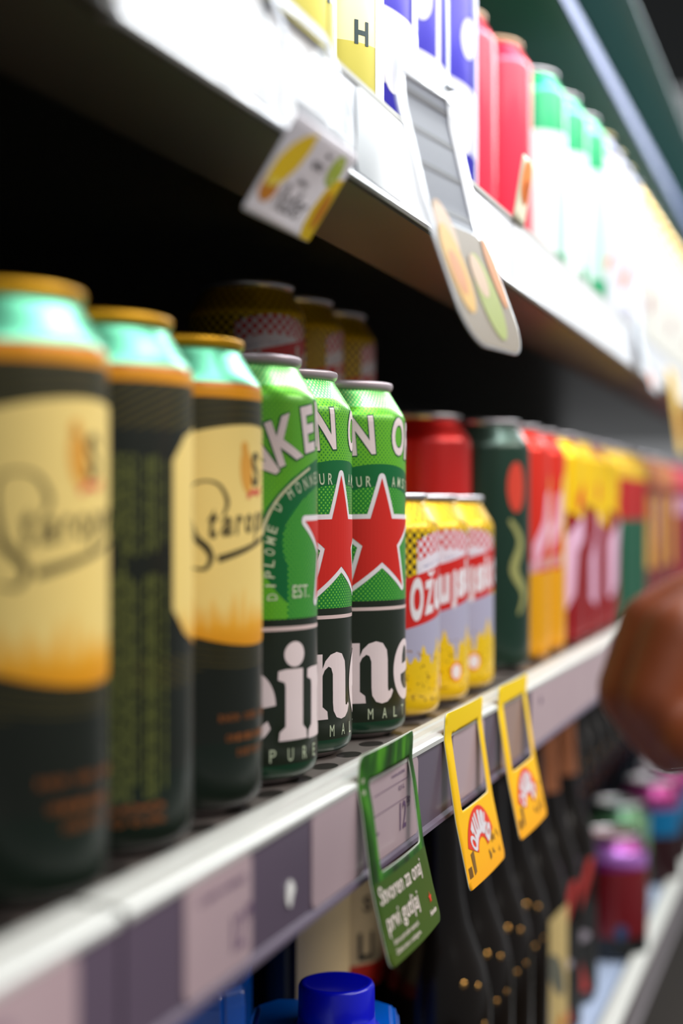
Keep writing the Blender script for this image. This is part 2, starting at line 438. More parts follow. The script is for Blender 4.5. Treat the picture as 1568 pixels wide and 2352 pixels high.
    def back(bm):                                        # columns of small print running up the side
        for c_ in range(15):
            x = -46+c_*1.9; y = 16+random.random()*6
            while y < 122:
                l = 3+random.random()*6; 
                if not (84 < y < 88) and c_ not in (9, 13): poly_mesh(bm, [(x, y), (x+1.1, y), (x+1.1, min(y+l, 123)), (x, min(y+l, 123))])
                y += l+1.1
    D('small_print', back, gi, .2)
    D('small_print', lambda bm: [text(bm, w, -31, y, 24, 2.2, bold=.03) for w, y in (('NO 0-5%', 10), ('500', 14))], oi, .2)
    return root
ccan = cream_can()
CG = 'black cans with cream labels on the middle shelf'
put_can(ccan, True, .4425, .2420, FL, -2.8, 'dark green and cream beer can with gold rim, leftmost and closest of the row', CG)
put_can(ccan, False, .5065, .2445, FL, 44, 'dark beer can with gold rim turned to show its columns of small print', CG)
put_can(ccan, False, .5735, .247, FL, 2, 'dark beer can with cream script label and gold rim, touching the first green star can', CG)

# small yellow can
def yellow_can():
    t = NT('yellow_can_print', .3, .25, .5, .35); u, v = t.uv()
    ye = srgb(238, 196, 4); rd = srgb(206, 30, 22); wh = srgb(226, 216, 226); lav = srgb(176, 172, 196)
    c = t.mix(t.checker(2.7), ye, srgb(60, 44, 10))
    c = t.mix(t.gt(v, 95.), c, t.mix(t.checker(2.7), ye, srgb(200, 150, 6)))
    c = t.mix(t.lt(v, 60.), c, ye)
    vv = t.math('SUBTRACT', v, t.mul(u, .22))            # the banner climbs to the right
    arc = t.math('ADD', v, t.mul(t.math('POWER', t.math('ABSOLUTE', t.math('SUBTRACT', u, 46.)), 2.), .009))
    inb = t.band(u, 22., 72.)
    c = t.mix(t.mul(inb, t.band(arc, 84.5, 95.5)), c, t.mix(t.checker(2.9), wh, rd))
    c = t.mix(t.mul(inb, t.band(arc, 76., 84.6)), c, wh)
    c = t.mix(t.band(arc, 79.2, 80.6), c, t.mix(t.mul(inb, t.gt(t.noise(60, 60, 1, 0), .5)), c, lav))
    skyl = t.math('MULTIPLY_ADD', t.noise(13, 1, 1, 1), 44., 10.)
    scene_ = t.mul(t.gt(v, skyl), t.lt(vv, 45.))
    c = t.mix(t.mul(scene_, t.lt(v, 56.)), c, lav)
    det = t.mul(t.lt(t.noise(28, 34, 1, 3), .38), t.band(v, 7., 34.))
    c = t.mix(det, c, srgb(150, 104, 6))
    c = t.mix(t.mul(t.band(vv, 41.6, 68.), t.band(u, 4., 92.)), c, rd)
    t.neckmetal(98., .6)
    root, prof = make_can(115, t.done(c), M_silver)
    D = lambda n, f, m, e=.12: decal(n, f, m, root, prof, 33, e)
    def w(bm):
        x = 17.5
        for ch, cw, h, dy in (('O', 9.0, 22.5, 0), ('Z', 8.0, 17.5, -1), ('u', 8.0, 16, -2), ('j', 4.8, 22, -4), ('s', 8, 16, -2), ('k', 8.6, 20, 0), ('o', 8.4, 16, -2)):
            cx = x+cw/2; text(bm, ch, cx, 55.3+cx*.22+dy, cw, h, 0, bold=.05, slope=.22); x += cw+1.0
        poly_mesh(bm, [(30, 73.0), (33.4, 71.4), (37, 74.2), (36, 75.6), (33.4, 73.6), (31, 74.8)])
    D('lettering', w, M_white)
    def badge(bm, r): poly_mesh(bm, ellipse_pts(50, 16, r, r*1.05))
    D('badge', lambda bm: badge(bm, 5.2), mat('orange_ink', (232, 120, 20), **INK), .12)
    D('badge', lambda bm: badge(bm, 3.9), M_white, .2)
    return root
ycan = yellow_can()
YG = 'small yellow cans with red banners'
put_can(ycan, True, .8295, .248, FL, 0, 'short yellow beer can with red banner, half hidden by the last green star can', YG)
put_can(ycan, False, .8935, .248, FL, -21, 'short yellow beer can with a round white badge, middle of the three yellow cans', YG)
put_can(ycan, False, .9575, .248, FL, -28, 'short yellow beer can farthest from the green cans, in front of a tall dark can', YG)
for k, (z, d) in enumerate(((.878, .336), (.942, .335), (1.006, .335))):
    for lv in (0, 1):
        put_can(ycan, False, z, d, FL+lv*.1178, (-29, 2, 4)[k], ['yellow can in shadow, top of the nearest stack behind the green cans', 'yellow can in shadow, top of the middle stack behind the green cans', 'yellow can in shadow, top of the farthest stack behind the green cans'][k] if lv else ['yellow can in shadow, bottom of the nearest stack, hidden behind the first green can', 'yellow can in shadow, bottom of the middle stack behind the green cans', 'yellow can in shadow, bottom of the farthest stack behind the yellow front cans'][k], 'stacked yellow cans in the dark second row')

# simply printed cans: list of bands and shapes
def print_can(name, h, base, bands=(), shapes=(), rim=M_silver, rough=.32, metal=.35):
    t = NT(name, rough, metal, .5, .3); u, v = t.uv(); c = srgb(*base)
    for lo, hi, col, sl in bands:
        vv = t.math('SUBTRACT', v, t.mul(u, float(sl))) if sl else v
        c = t.mix(t.band(vv, float(lo), float(hi)), c, srgb(*col))
    t.neckmetal(h-17.)
    root, prof = make_can(h, t.done(c), rim)
    for i, (kind, col, data) in enumerate(shapes):
        def f(bm, kind=kind, data=data):
            if kind == 'ell': poly_mesh(bm, ellipse_pts(*data))
            elif kind == 'poly': poly_mesh(bm, data)
            elif kind == 'stroke': stroke(bm, data[0], data[1])
            elif kind == 'text': text(bm, *data[0], **data[1])
        nm = {'ell': 'medallion', 'poly': 'print', 'stroke': 'ornament', 'text': 'lettering'}[kind]
        decal(nm, f, mat('ink_%d_%d_%d' % col, col, **INK), root, prof, 33, .12+.06*i, h-22)
    return root
# tall red can behind the yellow ones
red_tall = print_can('plain_red_print', 169, (196, 24, 20), [(0, 20, (160, 16, 14), 0)])
put_can(red_tall, True, 1.026, .278, FL, 0, 'tall plain red can with silver rim standing behind the small yellow cans')
dkg = print_can('dark_green_print', 168, (20, 52, 38), [(150, 170, (60, 80, 70), 0)], [('ell', (206, 60, 40), (26, 122, 8, 17)), ('stroke', (150, 150, 90), ([(20, 100), (30, 85), (24, 66), (34, 50), (28, 36)], [3, 6, 8, 6, 2]))])
put_can(dkg, True, 1.077, .250, FL, 0, 'tall dark green can with a red oval, right of the yellow cans', 'dark green cans with red ovals')
ry = print_can('red_amber_print', 168, (222, 44, 26), [(0, 62, (240, 168, 6), 0), (58, 66, (224, 150, 150), .2)], [('poly', (226, 170, 190), [(18, 62), (40, 96), (40, 122), (34, 118), (30, 100), (18, 82)]), ('poly', (226, 190, 90), [(40, 60), (50, 60), (50, 140), (40, 128)])])
put_can(ry, True, 1.1405, .248, FL, 4, 'red-topped can with amber lower half, nearer of two, beside the tall dark green can', 'red and amber cans')
put_can(ry, False, 1.2045, .248, FL, -3, 'can with red top and amber lower half, beside the yellow-topped crimson can', 'red and amber cans')
yr = print_can('crimson_yellow_print', 168, (150, 20, 26), [(112, 170, (248, 202, 8), -.35)], [('poly', (222, 176, 202), [(6, 32), (16, 26), (26, 40), (30, 74), (44, 86), (44, 104), (30, 96), (14, 84), (6, 66)]), ('poly', (212, 40, 36), [(30, 104), (44, 116), (44, 132), (30, 118)])])
CGp = 'crimson cans with yellow tops'
for k, z in enumerate((1.267, 1.331, 1.394, 1.458)):
    put_can(yr, k == 0, z, .244, FL, (2, 26, -16, 14)[k], ['crimson can with yellow top and pale lettering, right after the amber cans', 'second crimson can with yellow top, touching the first one', 'third crimson can with yellow top in the row', 'last crimson can with yellow top, before the red and green ones'][k], CGp)
rg = print_can('red_green_print', 168, (188, 36, 34), [(0, 98, (28, 92, 66), 0), (138, 170, (236, 190, 50), 0)], [('stroke', (150, 170, 150), ([(12, 20), (14, 50), (18, 80), (24, 96)], [8, 12, 10, 4]))])
for k, z in enumerate((1.522, 1.586, 1.650)):
    put_can(rg, k == 0, z, .242, FL, 0, ['can with yellow shoulder, red band and green lower half, nearest of three', 'can with red band and green lower half, middle of three', 'can with red band and green lower half, last of three before the hand'][k], 'red and green cans')
bg = print_can('burgundy_gold_print', 168, (128, 52, 52), [(134, 170, (206, 130, 84), 0)], [('poly', (186, 150, 166), [(4, 60), (20, 60), (24, 120), (4, 124)]), ('poly', (206, 150, 66), [(24, 44), (36, 44), (36, 126), (24, 122)])])
for k, z in enumerate((1.714, 1.778, 1.842, 1.906)):
    put_can(bg, k == 0, z, .240, FL, (0, 9, -6, 4)[k], ['burgundy can with gold and lilac panels, nearest of four above the hand', 'second burgundy can with gold panel above the hand', 'third burgundy can with gold panel above the hand', 'last burgundy can, beside the rose-topped cans'][k], 'burgundy cans')
rs = print_can('rose_print', 168, (150, 40, 46), [(136, 170, (226, 84, 104), 0)], [('poly', (190, 140, 170), [(4, 96), (40, 104), (40, 126), (4, 118)])])
for k, z in enumerate((1.970, 2.034, 2.098, 2.162, 2.226, 2.29, 2.354, 2.418)):
    put_can(rs, k == 0, z, .238, FL, 3*k, ORD[k]+' rose-topped dark red can beyond the burgundy cans on the middle shelf', 'rose-topped cans at the far end')

# ------------------------------------------------------------------ upper shelf cans
UF = .1590
yh = print_can('pale_yellow_print', 168, (246, 240, 190), [(28, 50, (216, 206, 96), 0), (104, 170, (250, 246, 220), 0)], [('poly', (248, 246, 240), [(34, 0.1), (48, 0.1), (48, 150), (34, 150)]), ('text', (30, 60, 66), (('H', 24, 54.6, 8.6, 11), dict(bold=.03)))])
for ch_, nm in ((0, 0), (1, 1)):
    put_can(yh, ch_ == 0, (.661, .729)[ch_], .248, UF, (8, 0)[ch_], ['pale yellow can cut by the frame top, left of the can lettered H', 'pale yellow can with dark letter H and striped lower panel on the upper shelf'][ch_], 'pale yellow cans on the upper shelf')
bl = print_can('blue_white_print', 168, (44, 38, 176), [(54, 92, (214, 214, 240), -.3), (0, 22, (24, 20, 150), 0)], [('poly', (238, 236, 244), [(36, 0.1), (40, 0.1), (40, 150), (36, 150)]), ('ell', (226, 226, 244), (22, 60, 7, 16)), ('ell', (226, 226, 244), (26, 112, 7, 12))])
for k, z in enumerate((.795, .859, .9235)):
    put_can(bl, k == 0, z, .250, UF, (0, -8, 6)[k], ['blue and white can beside the pale yellow H can', 'blue and white can behind the bent round-bottomed shelf tag', 'blue and white can touching the tall red can'][k], 'blue and white cans on the upper shelf')
ru = print_can('bright_red_print', 168, (226, 30, 66), [], [], rim=mat('tan_rim', (214, 176, 140), .4, .3), rough=.45)
put_can(ru, True, 1.04, .265, UF, 0, 'bright red can with tan rim whose top just reaches the picture edge', 'bright red cans on the upper shelf')
put_can(ru, False, 1.104, .254, UF, 0, 'bright red can with whole tan rim visible, next to green cans', 'bright red cans on the upper shelf')
gu = print_can('mint_green_print', 168, (20, 168, 108), [(30, 120, (206, 236, 226), 0)], [('poly', (238, 244, 242), [(-20, 12), (26, 12), (30, 118), (-20, 120)])])
for k, (z, d) in enumerate(((1.18, .243), (1.247, .238), (1.312, .233))):
    put_can(gu, k == 0, z, d, UF, (0, 6, -6)[k], ['green can with white panel right after the red cans on the upper shelf', 'green can with pale silver top, middle of three on the upper shelf', 'green can with white panel before the cream-rimmed cans'][k], 'green and white cans on the upper shelf')
wu = print_can('white_navy_print', 168, (232, 230, 240), [(146, 170, (40, 44, 90), 0), (0, 14, (206, 206, 214), 0)], [('stroke', (232, 120, 40), ([(18, 40), (22, 52), (28, 60)], [3, 7, 2]))], rim=mat('cream_rim', (220, 200, 140), .4, .3))
for k, (z, d) in enumerate(((1.376, .230), (1.44, .230), (1.504, .230))):
    put_can(wu, k == 0, z, d, UF, (0, 10, -8)[k], ['white can with cream rim and navy shoulder, nearest of three', 'white can with navy shoulder and small orange mark, middle of three', 'white can with navy shoulder, farthest of three'][k], 'white and navy cans on the upper shelf')
wy = print_can('white_gold_print', 168, (236, 234, 226), [(140, 170, (236, 190, 60), 0)], [('ell', (150, 20, 40), (24, 52, 5, 9))])
for k in range(12):
    put_can(wy, k == 0, 1.568+.0645*k, .230, UF, 5*math.sin(k*2.1), ORD[k]+' white can with gold shoulder after the navy-shouldered ones on the upper shelf', 'white and gold cans on the upper shelf')

# ------------------------------------------------------------------ shelves
X0, X1 = -.35, 3.6
M_shelf = mat('grey_brown_steel', (96, 86, 78), .42, .3, bump=.05)
M_rail = mat('white_rail_plastic', (206, 206, 200), .3, 0, .4, .1)
def strip_mat(name, a, b, sc_=6):
    t = NT(name, .3, 0, .5, .3); nz = t.noise(sc_, sc_, sc_, 2, 'OBJ'); return t.done(t.mix(nz, srgb(*a), srgb(*b)))
M_strip = strip_mat('lilac_price_channel', (84, 70, 88), (98, 84, 100))
M_wstrip = strip_mat('white_price_channel', (225, 228, 236), (240, 242, 246))
t = NT('perforated_shelf_steel', .3, .5); 
tc = t.n('ShaderNodeTexCoord'); sp = t.n('ShaderNodeSeparateXYZ'); t.t.links.new(tc.outputs['Object'], sp.inputs[0])
def cell(o, p, off=0.): return t.math('SUBTRACT', t.math('FRACT', t.math('ADD', t.math('DIVIDE', o, p), 50+off)), .5)
a_, b_ = cell(sp.outputs[0], .034), cell(sp.outputs[1], .020)
hole = t.lt(t.math('ADD', t.mul(t.mul(a_, a_), 1.0), t.mul(t.mul(b_, b_), 1.0)), .07)
gn_ = t.n('ShaderNodeNewGeometry'); sn_ = t.n('ShaderNodeSeparateXYZ'); t.t.links.new(gn_.outputs['Normal'], sn_.inputs[0]); up_ = t.gt(sn_.outputs[2], .5)
M_perf = t.done(t.mix(up_, srgb(66, 68, 63), t.mix(hole, srgb(132, 122, 116), srgb(50, 46, 42))))
def shelf(label, h, strip, joints, plate=M_perf, flange=M_shelf, depth=.62, y0=.1745, first=None):
    root = thing('shelf', label, 'shelf', (0, 0, CZ+h))
    def ob(n, dims, m, bev=0):
        return boxobj(n, dims, m, root, bev)
    ob('shelf_plate', (X0, X1, y0+.0215, depth, -.003, 0), plate)
    bm = bmesh.new(); extrude_profile(bm, [(y0+.0215, -.0035), (y0+.056, -.0035), (y0+.056, -.0325), (y0+.052, -.034), (y0+.0035, -.034), (y0+.0035, -.030), (y0+.0215, -.030)], X0, X1)
    mobj('front_flange', bm, flange, root)
    xs = [X0]+joints+[X1]
    for i in range(len(xs)-1):
        a, b = xs[i]+.0012, xs[i+1]-.0012
        bm = bmesh.new()
        pr = [(y0+.0213, -.0035), (y0+.0168, .0), (y0+.0166, .0058), (y0+.0150, .0076), (y0+.0115, .0078), (y0+.0107, .0066), (y0+.0097, .0076), (y0+.0062, .0074), (y0+.0054, .0062), (y0+.0044, .0070), (y0+.0016, .0064), (y0+.0002, .0050), (y0+.0004, .0030), (y0+.004, .0030), (y0+.010, -.0035)]
        extrude_profile(bm, pr, a, b)
        bmesh.ops.bevel(bm, geom=[e for e in bm.edges if abs(e.verts[0].co.x-e.verts[1].co.x) < 1e-6], offset=.0012, segments=2, affect='EDGES')
        mobj('front_rail', bm, first if (first and i == 0) else M_rail, root)
        bm = bmesh.new(); extrude_profile(bm, [(y0+.0012, .0030), (y0+.0035, .0030), (y0+.0035, -.0325), (y0+.0005, -.0340), (y0-.0006, -.0330), (y0-.0002, -.0315), (y0+.0012, -.0300)], a, b)
        mobj('price_channel', bm, first if (first and i == 0) else strip, root)
    return root
shelf('middle white-railed shelf holding the star cans', FL, M_strip, [.362])
shelf('upper brightly lit shelf with white price channel', UF, M_wstrip, [.358], first=mat('dark_olive_channel', (52, 46, 34), .6))
# ------------------------------------------------------------------ price labels in the channels (y slightly in front of the channel)
def xat(z, d=.184): return W(z, d, 0).x
def zx(px, d=.184): return 3.580*d/(1.937-px/1000.)       # depth of a point of the channel
YC = .1745+.0012
paper = strip_mat('faded_lilac_paper', (176, 150, 156), (184, 160, 164), 30)
paperw = strip_mat('white_paper', (236, 238, 240), (246, 246, 248), 30)
cover = mat('clear_cover_edge', (150, 150, 176), .15, 0, .6)
def price_label(pa, pb, h, m, label, digits=None, top=.0028, bot=-.0300, y=YC):
    xa, xb = xat(zx(pa)), xat(zx(pb))
    root = thing('price_label', label, 'price label', (xa, y-.0006, CZ+h), 0, None)
    w = (xb-xa)
    bm = bmesh.new()
    r = .0035; pts = []
    for cx, cz, a0 in ((w-r, bot+r, -90), (w-r, top-r, 0), (r, top-r, 90), (r, bot+r, 180)):
        for k in range(5): pts.append((cx+r*math.cos(math.radians(a0+k*22.5)), cz+r*math.sin(math.radians(a0+k*22.5))))
    vs = [bm.verts.new((x, 0, z)) for x, z in pts]; f = bm.faces.new(vs)
    ret = bmesh.ops.extrude_face_region(bm, geom=[f])
    for g in ret['geom']:
        if isinstance(g, bmesh.types.BMVert): g.co.y += .0005
    bmesh.ops.recalc_face_normals(bm, faces=bm.faces[:])
    mobj('paper', bm, m, root)
    if digits:
        bm = bmesh.new()
        for s, cx, cz, sw, sh in digits: text(bm, s, cx, cz, sw, sh, bold=.01)
        for v in bm.verts: v.co = Vector((v.co.x/1000*1, -.0002, v.co.y/1000))
        mobj('printing', bm, mat('faded_purple_ink', (98, 70, 104), .6), root)
    return root
ln = lambda cx, cz, w, h=.5: ('-', cx, cz, w, h)
price_label(-260, 178, FL, paper, 'blurred faded price label nearest the camera, under the first can', [('27', 40, -8, 14, 7)])
price_label(425, 578, FL, paper, 'faded lilac price label with blurred digits below the third dark can', [('12', 40, -19, 10, 11), ('99', 49, -15, 6, 5), ('CIJENA', 22, -4, 26, 2.5), ('PIVO', 40, -4, 12, 2.5)])
price_label(717, 836, FL, paper, 'blank lilac price label left of the green hanging tag')
price_label(846, 960, FL, paper, 'lilac price label reading 12 inside the green tag window', [('12', 49, -18, 9.5, 11.5), ('99', 57.5, -14, 5, 4.5), ln(32, -3.5, 50, .25), ln(32, -11.5, 50, .25), ('NARUDZBE', 42, .2, 20, 1.2), ('0,5 L', 47, -6.2, 9, 2.2), ('PIVO', 11, -19, 6, 1.6)])
price_label(1040, 1112, FL, paper, 'lilac price label inside the nearer yellow tag window')
price_label(1150, 1205, FL, strip_mat('tan_paper', (150, 120, 110), (160, 130, 116), 30), 'tan price label inside the farther yellow tag window')
price_label(1220, 1420, FL, paper, 'pale lilac label strip right of the farther yellow tag', [('A', 30, -6, 9, 5)])
price_label(820, 925, UF, paperw, 'white label with tiny dark print under the pale yellow H can')
price_label(365, 620, UF, paperw, 'overexposed white price label left of the lemon tag')
price_label(650, 770, UF, paperw, 'white price label inside the lemon tag frame')
price_label(1180, 1420, UF, paperw, 'overexposed white price label under the green cans')
# torn paper speck stuck on the lilac channel
bm = bmesh.new()
poly_mesh(bm, [(0, -3.5), (2.4, -4.6), (3.8, -2), (6.4, .6), (4.6, 3.4), (2.2, 4.6), (-.6, 2.6), (-1.2, -1)])
for v in bm.verts: v.co = Vector((v.co.x/1000, 0, v.co.y/1000))
ret = bmesh.ops.extrude_face_region(bm, geom=bm.faces[:])
for g in ret['geom']:
    if isinstance(g, bmesh.types.BMVert): g.co.y += .0004
o = mobj('sticker_scrap', bm, mat('bright_paper', (250, 246, 240), .6))
o.location = (xat(zx(662)), YC-.0006, CZ-.127); setp(o, 'small torn white sticker scrap on the dark stretch of price channel', 'sticker')

# ------------------------------------------------------------------ hanging shelf tags
class Tag:
    """card in its own millimetres: a to the right along the shelf, b downwards; prof: (b, outward mm)"""
    def __init__(s, name, label, z, h, prof, side=None, cat='shelf tag', group=None, d=.1828, skew=0., yaw=0.):
        p = W(z, d, h); s.root = thing(name, label, cat, p, yaw, group); s.prof = prof; s.skew = skew
    def fin(s, bm, off, m, name, thick=0, step=3.0):
        cut(bm, 6.0 if s.skew else None, step)
        for v in bm.verts:
            a, b = v.co.x, v.co.y; o_, dz = s.at(b)
            o_ += s.skew*math.sin(PI*min(max(a, 0), 78)/78)
            v.co = Vector((a/1000, -(o_+off)/1000, -dz/1000))
        for f in bm.faces:
            f.normal_update()
            if f.normal.y > 0: f.normal_flip()
            f.smooth = True
        o = mobj(name, bm, m, s.root)
        if thick:
            md = o.modifiers.new('thickness', 'SOLIDIFY'); md.thickness = thick; md.offset = -1
        return o
    def at(s, b):
        p = s.prof; dz = 0
        for (b0, o0), (b1, o1) in zip(p, p[1:]):
            L = b1-b0; do = o1-o0; dzs = math.sqrt(max(L*L-do*do, 0))
            if b <= b1 or (b1, o1) == p[-1]:
                t_ = (b-b0)/L; return o0+do*t_, dz+dzs*t_
            dz += dzs
def rrect(a0, b0, a1, b1, r, n=5):
    pts = []
    for cx, cy, s0 in ((a1-r, b1-r, 0), (a0+r, b1-r, 90), (a0+r, b0+r, 180), (a1-r, b0+r, 270)):
        for k in range(n+1):
            t_ = math.radians(s0+90*k/n); pts.append((cx+r*math.cos(t_), cy+r*math.sin(t_)))
    return pts
def tag_text(tg, items, m, off=.25):
    bm = bmesh.new()
    for s, ca, cb, w, h, kw in items: text(bm, s, ca, -cb, w, h, **kw)
    for v in bm.verts: v.co.y = -v.co.y
    tg.fin(bm, off, m, 'printing')
def green_mat():
    t = NT('green_card_print', .55, 0, .2, 0); tc = t.n('ShaderNodeTexCoord'); sp = t.n('ShaderNodeSeparateXYZ'); t.t.links.new(tc.outputs['Object'], sp.inputs[0])
    nz = t.noise(60, 60, 22, 3, 'OBJ'); r = t.n('ShaderNodeValToRGB'); t.t.links.new(nz, r.inputs[0])
    r.color_ramp.elements[0].position = .36; r.color_ramp.elements[0].color = srgb(26, 48, 12)
    r.color_ramp.elements[1].position = .66; r.color_ramp.elements[1].color = srgb(78, 150, 24)
    e = r.color_ramp.elements.new(.5); e.color = srgb(36, 88, 18)
    low = t.math('LESS_THAN', sp.outputs[2], -.049)
    nz2 = t.noise(9, 9, 30, 1, 'OBJ')
    c2 = t.mix(nz2, srgb(70, 80, 2), srgb(16, 74, 20))
    return t.done(t.mix(low, r.outputs[0], c2))
HANG = [(0, 0), (12, -.6), (22, 1.2), (48, 4.5), (66, 8.5), (84, 13)]
g = Tag('shelf_tag', 'green hanging shelf tag with white writing and a price window', .589, -.0925, HANG, skew=1.2)
bm = bmesh.new(); poly_mesh(bm, rrect(0, 0, 77.5, 81, 4), [rrect(12, 10.5, 71, 46.5, 2.4)[::-1]])
g.fin(bm, 0, [green_mat(), mat('white_card_edge', (226, 232, 214), .6)], 'card', .0005)
g.root.children[0].modifiers[0].material_offset_rim = 1
pk = mat('card_white_print', (232, 214, 206), .5)
tag_text(g, [('Stvoren za onaj', 34, 55.5, 58, 9.0, dict(bold=.004)), ('prvi gutljaj', 28, 66, 42, 9.4, dict(bold=.004)), ('Samo prirodni sastojci.', 26, 73.2, 33, 2.6, dict(bold=0)), ('Zeleni smo s razlogom.', 26, 77, 33, 2.6, dict(bold=0)), ('Heineken', 67, 74.6, 11, 2.4, dict(bold=.01)), ('*', 4.5, 10, 2.6, 2.6, dict(bold=.01)), ('0,5l', 4.5, 14.5, 3, 2, dict(bold=.01))], pk)
bm = bmesh.new(); poly_mesh(bm, [(67+2.6*(1 if i % 2 == 0 else .42)*math.sin(PI/5*i), 69-2.6*(1 if i % 2 == 0 else .42)*math.cos(PI/5*i)) for i in range(10)]); g.fin(bm, .25, mat('card_red_print', (220, 50, 20), .5), 'star')

def yellow_tag(z, label):
    y = Tag('shelf_tag', label, z, -.093, [(0, 0), (12, -.6), (30, 2), (50, 5), (84, 12)], skew=.8, group='yellow hanging tags')
    t = NT('yellow_card_print', .5, 0, .3, 0); tc = t.n('ShaderNodeTexCoord'); sp = t.n('ShaderNodeSeparateXYZ'); t.t.links.new(tc.outputs['Object'], sp.inputs[0])
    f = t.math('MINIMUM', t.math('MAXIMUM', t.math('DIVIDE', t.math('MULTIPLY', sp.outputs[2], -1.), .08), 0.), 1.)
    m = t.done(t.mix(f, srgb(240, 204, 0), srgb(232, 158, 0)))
    bm = bmesh.new(); poly_mesh(bm, rrect(0, 0, 77.5, 82, 3), [rrect(12, 10.5, 67, 47, 2)[::-1]])
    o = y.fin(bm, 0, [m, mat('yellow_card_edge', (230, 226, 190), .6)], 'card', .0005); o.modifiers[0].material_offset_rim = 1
    def arch(r0, r1, m, off, up=0):
        bm = bmesh.new(); pts = []
        for k in range(25):
            t_ = math.radians(160-k*140/24); pts.append((36+r1*1.16*math.cos(t_), 72-r1*math.sin(t_)*1.0))
        for k in range(25):
            t_ = math.radians(20+k*140/24); pts.append((36+r0*1.16*math.cos(t_), 72-r0*math.sin(t_)*1.0))
        poly_mesh(bm, pts); y.fin(bm, off, m, 'banner')
    arch(8.5, 23.5, mat('card_red_print', (220, 50, 20), .5), .2)
    bm = bmesh.new()
    for k, ch in enumerate('Ozujsko'):
        t_ = math.radians(148-k*19.4); text(bm, ch, 36+17.6*math.cos(t_), -(72-15.8*math.sin(t_)), 6.2, 11.5, t_-PI/2, bold=.05)
    for v in bm.verts: v.co.y = -v.co.y
    y.fin(bm, .35, M_white, 'printing')
    bm = bmesh.new()
    for k in range(34):
        a = random.uniform(44, 72); b = random.uniform(60, 76); poly_mesh(bm, ellipse_pts(a, b, random.uniform(.4, 1.2), random.uniform(.3, 2), 0, 8))
    poly_mesh(bm, [(12, 67), (18, 66), (17, 76), (13, 77)])
    for k in range(5): poly_mesh(bm, rrect(4+k*1.3, 72, 4.8+k*1.3, 77, .2, 1))
    y.fin(bm, .2, mat('card_brown_print', (120, 84, 20), .5), 'printing')
    return y
yellow_tag(.716, 'yellow hanging tag with red and white banner, next to the green tag')
yellow_tag(.827, 'yellow hanging tag with red and white banner, farther one beside the pale label strip')

# lemon card under the upper shelf
frame_m = mat('milky_plastic', (226, 232, 240), .25, 0, .5, .2)
ra = Tag('shelf_tag', 'white card with lemons and script word hanging from the upper channel', .4925, .1690, [(0, 0), (15, 5), (30, 9), (46, 11), (81, -8)])
bm = bmesh.new(); poly_mesh(bm, rrect(0, 0, 63, 46, 6), [rrect(6, 6, 57, 40, 3)[::-1]]); ra.fin(bm, 0, frame_m, 'frame', .0006)
card = mat('pale_grey_card', (236, 232, 240), .5)
bm = bmesh.new(); poly_mesh(bm, rrect(0, 44.5, 63, 80, 1.2)); ra.fin(bm, .1, card, 'card', .0008)
def shape(tg, m, polys, off, name='fruit'):
    bm = bmesh.new()
    for p in polys: poly_mesh(bm, p)
    tg.fin(bm, off, m, name)
def on(p): return [(x*.926, 45+(y-25.5)*.737) for x, y in p]
lem = mat('lemon_print', (240, 204, 0), .5); ora = mat('amber_print', (206, 130, 10), .5); lim = mat('lime_print', (176, 200, 60), .5); lpale = mat('pale_lemon_print', (246, 226, 90), .5)
shape(ra, ora, [on(ellipse_pts(9, 59, 7.5, 7, .2))], .3); shape(ra, lem, [on([(2, 55), (3, 46), (8, 38), (15, 32), (24, 28.5), (24.5, 37), (22, 46), (17, 54), (9, 58)])], .4, 'lemon'); shape(ra, lpale, [on(ellipse_pts(9, 56.5, 6.5, 1.8, -.25))], .5, 'lemon')
shape(ra, lem, [on([(67.6, 39), (61, 41), (56, 48), (53.5, 58), (54, 67), (57, 72.6), (67.6, 72.6)])], .3, 'lemon'); shape(ra, ora, [on(ellipse_pts(62.5, 57, 3.8, 10))], .4)
shape(ra, lim, [on(ellipse_pts(55, 38, 6.4, 8))], .35, 'lime'); shape(ra, mat('pale_lime_print', (216, 224, 150), .5), [on(ellipse_pts(55, 38, 4.6, 6))], .42, 'lime'); shape(ra, lim, [on(ellipse_pts(55, 38, 3.6, 4.8))], .5, 'lime')
tag_text(ra, [('Radler', 32, 70.6, 27, 9.5, dict(bold=.0, shear=.35)), ('Limun', 31, 63, 10, 2.6, dict(bold=.01, shear=.3)), ('NOVO', 35, 56, 10, 3, dict(bold=.03)), ('-', 39, 51.2, 4, 1.4, dict(bold=.03))], mat('charcoal_print', (60, 52, 56), .5), .3)
# bent round-bottomed tag
bt = Tag('shelf_tag', 'bent grey shelf tag with round lemon-printed bottom sticking out from the upper channel', .562, .1720, [(0, -2), (22, 0), (60, 9), (124, 31)], d=.161, yaw=math.radians(-8))
bm = bmesh.new(); poly_mesh(bm, rrect(0, 0, 62, 117, 16, 8), [rrect(8, 12, 50, 66, 2)[::-1]]); bt.fin(bm, 0, frame_m, 'frame', .0007)
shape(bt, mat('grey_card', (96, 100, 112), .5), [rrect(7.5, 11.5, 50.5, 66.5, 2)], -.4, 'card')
shape(bt, mat('slate_print', (52, 52, 60), .5), [[(8, b_), (50, b_), (50, b_+2.4), (8, b_+2.4)] for b_ in (16, 30, 44, 60)], -.2, 'printing')
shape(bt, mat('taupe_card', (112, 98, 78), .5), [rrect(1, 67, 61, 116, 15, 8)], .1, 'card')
dl, da_, dg_, dc = mat('deep_lemon_print', (188, 140, 0), .5), mat('deep_amber_print', (176, 104, 0), .5), mat('deep_lime_print', (128, 140, 30), .5), mat('peach_card_print', (176, 146, 116), .5)
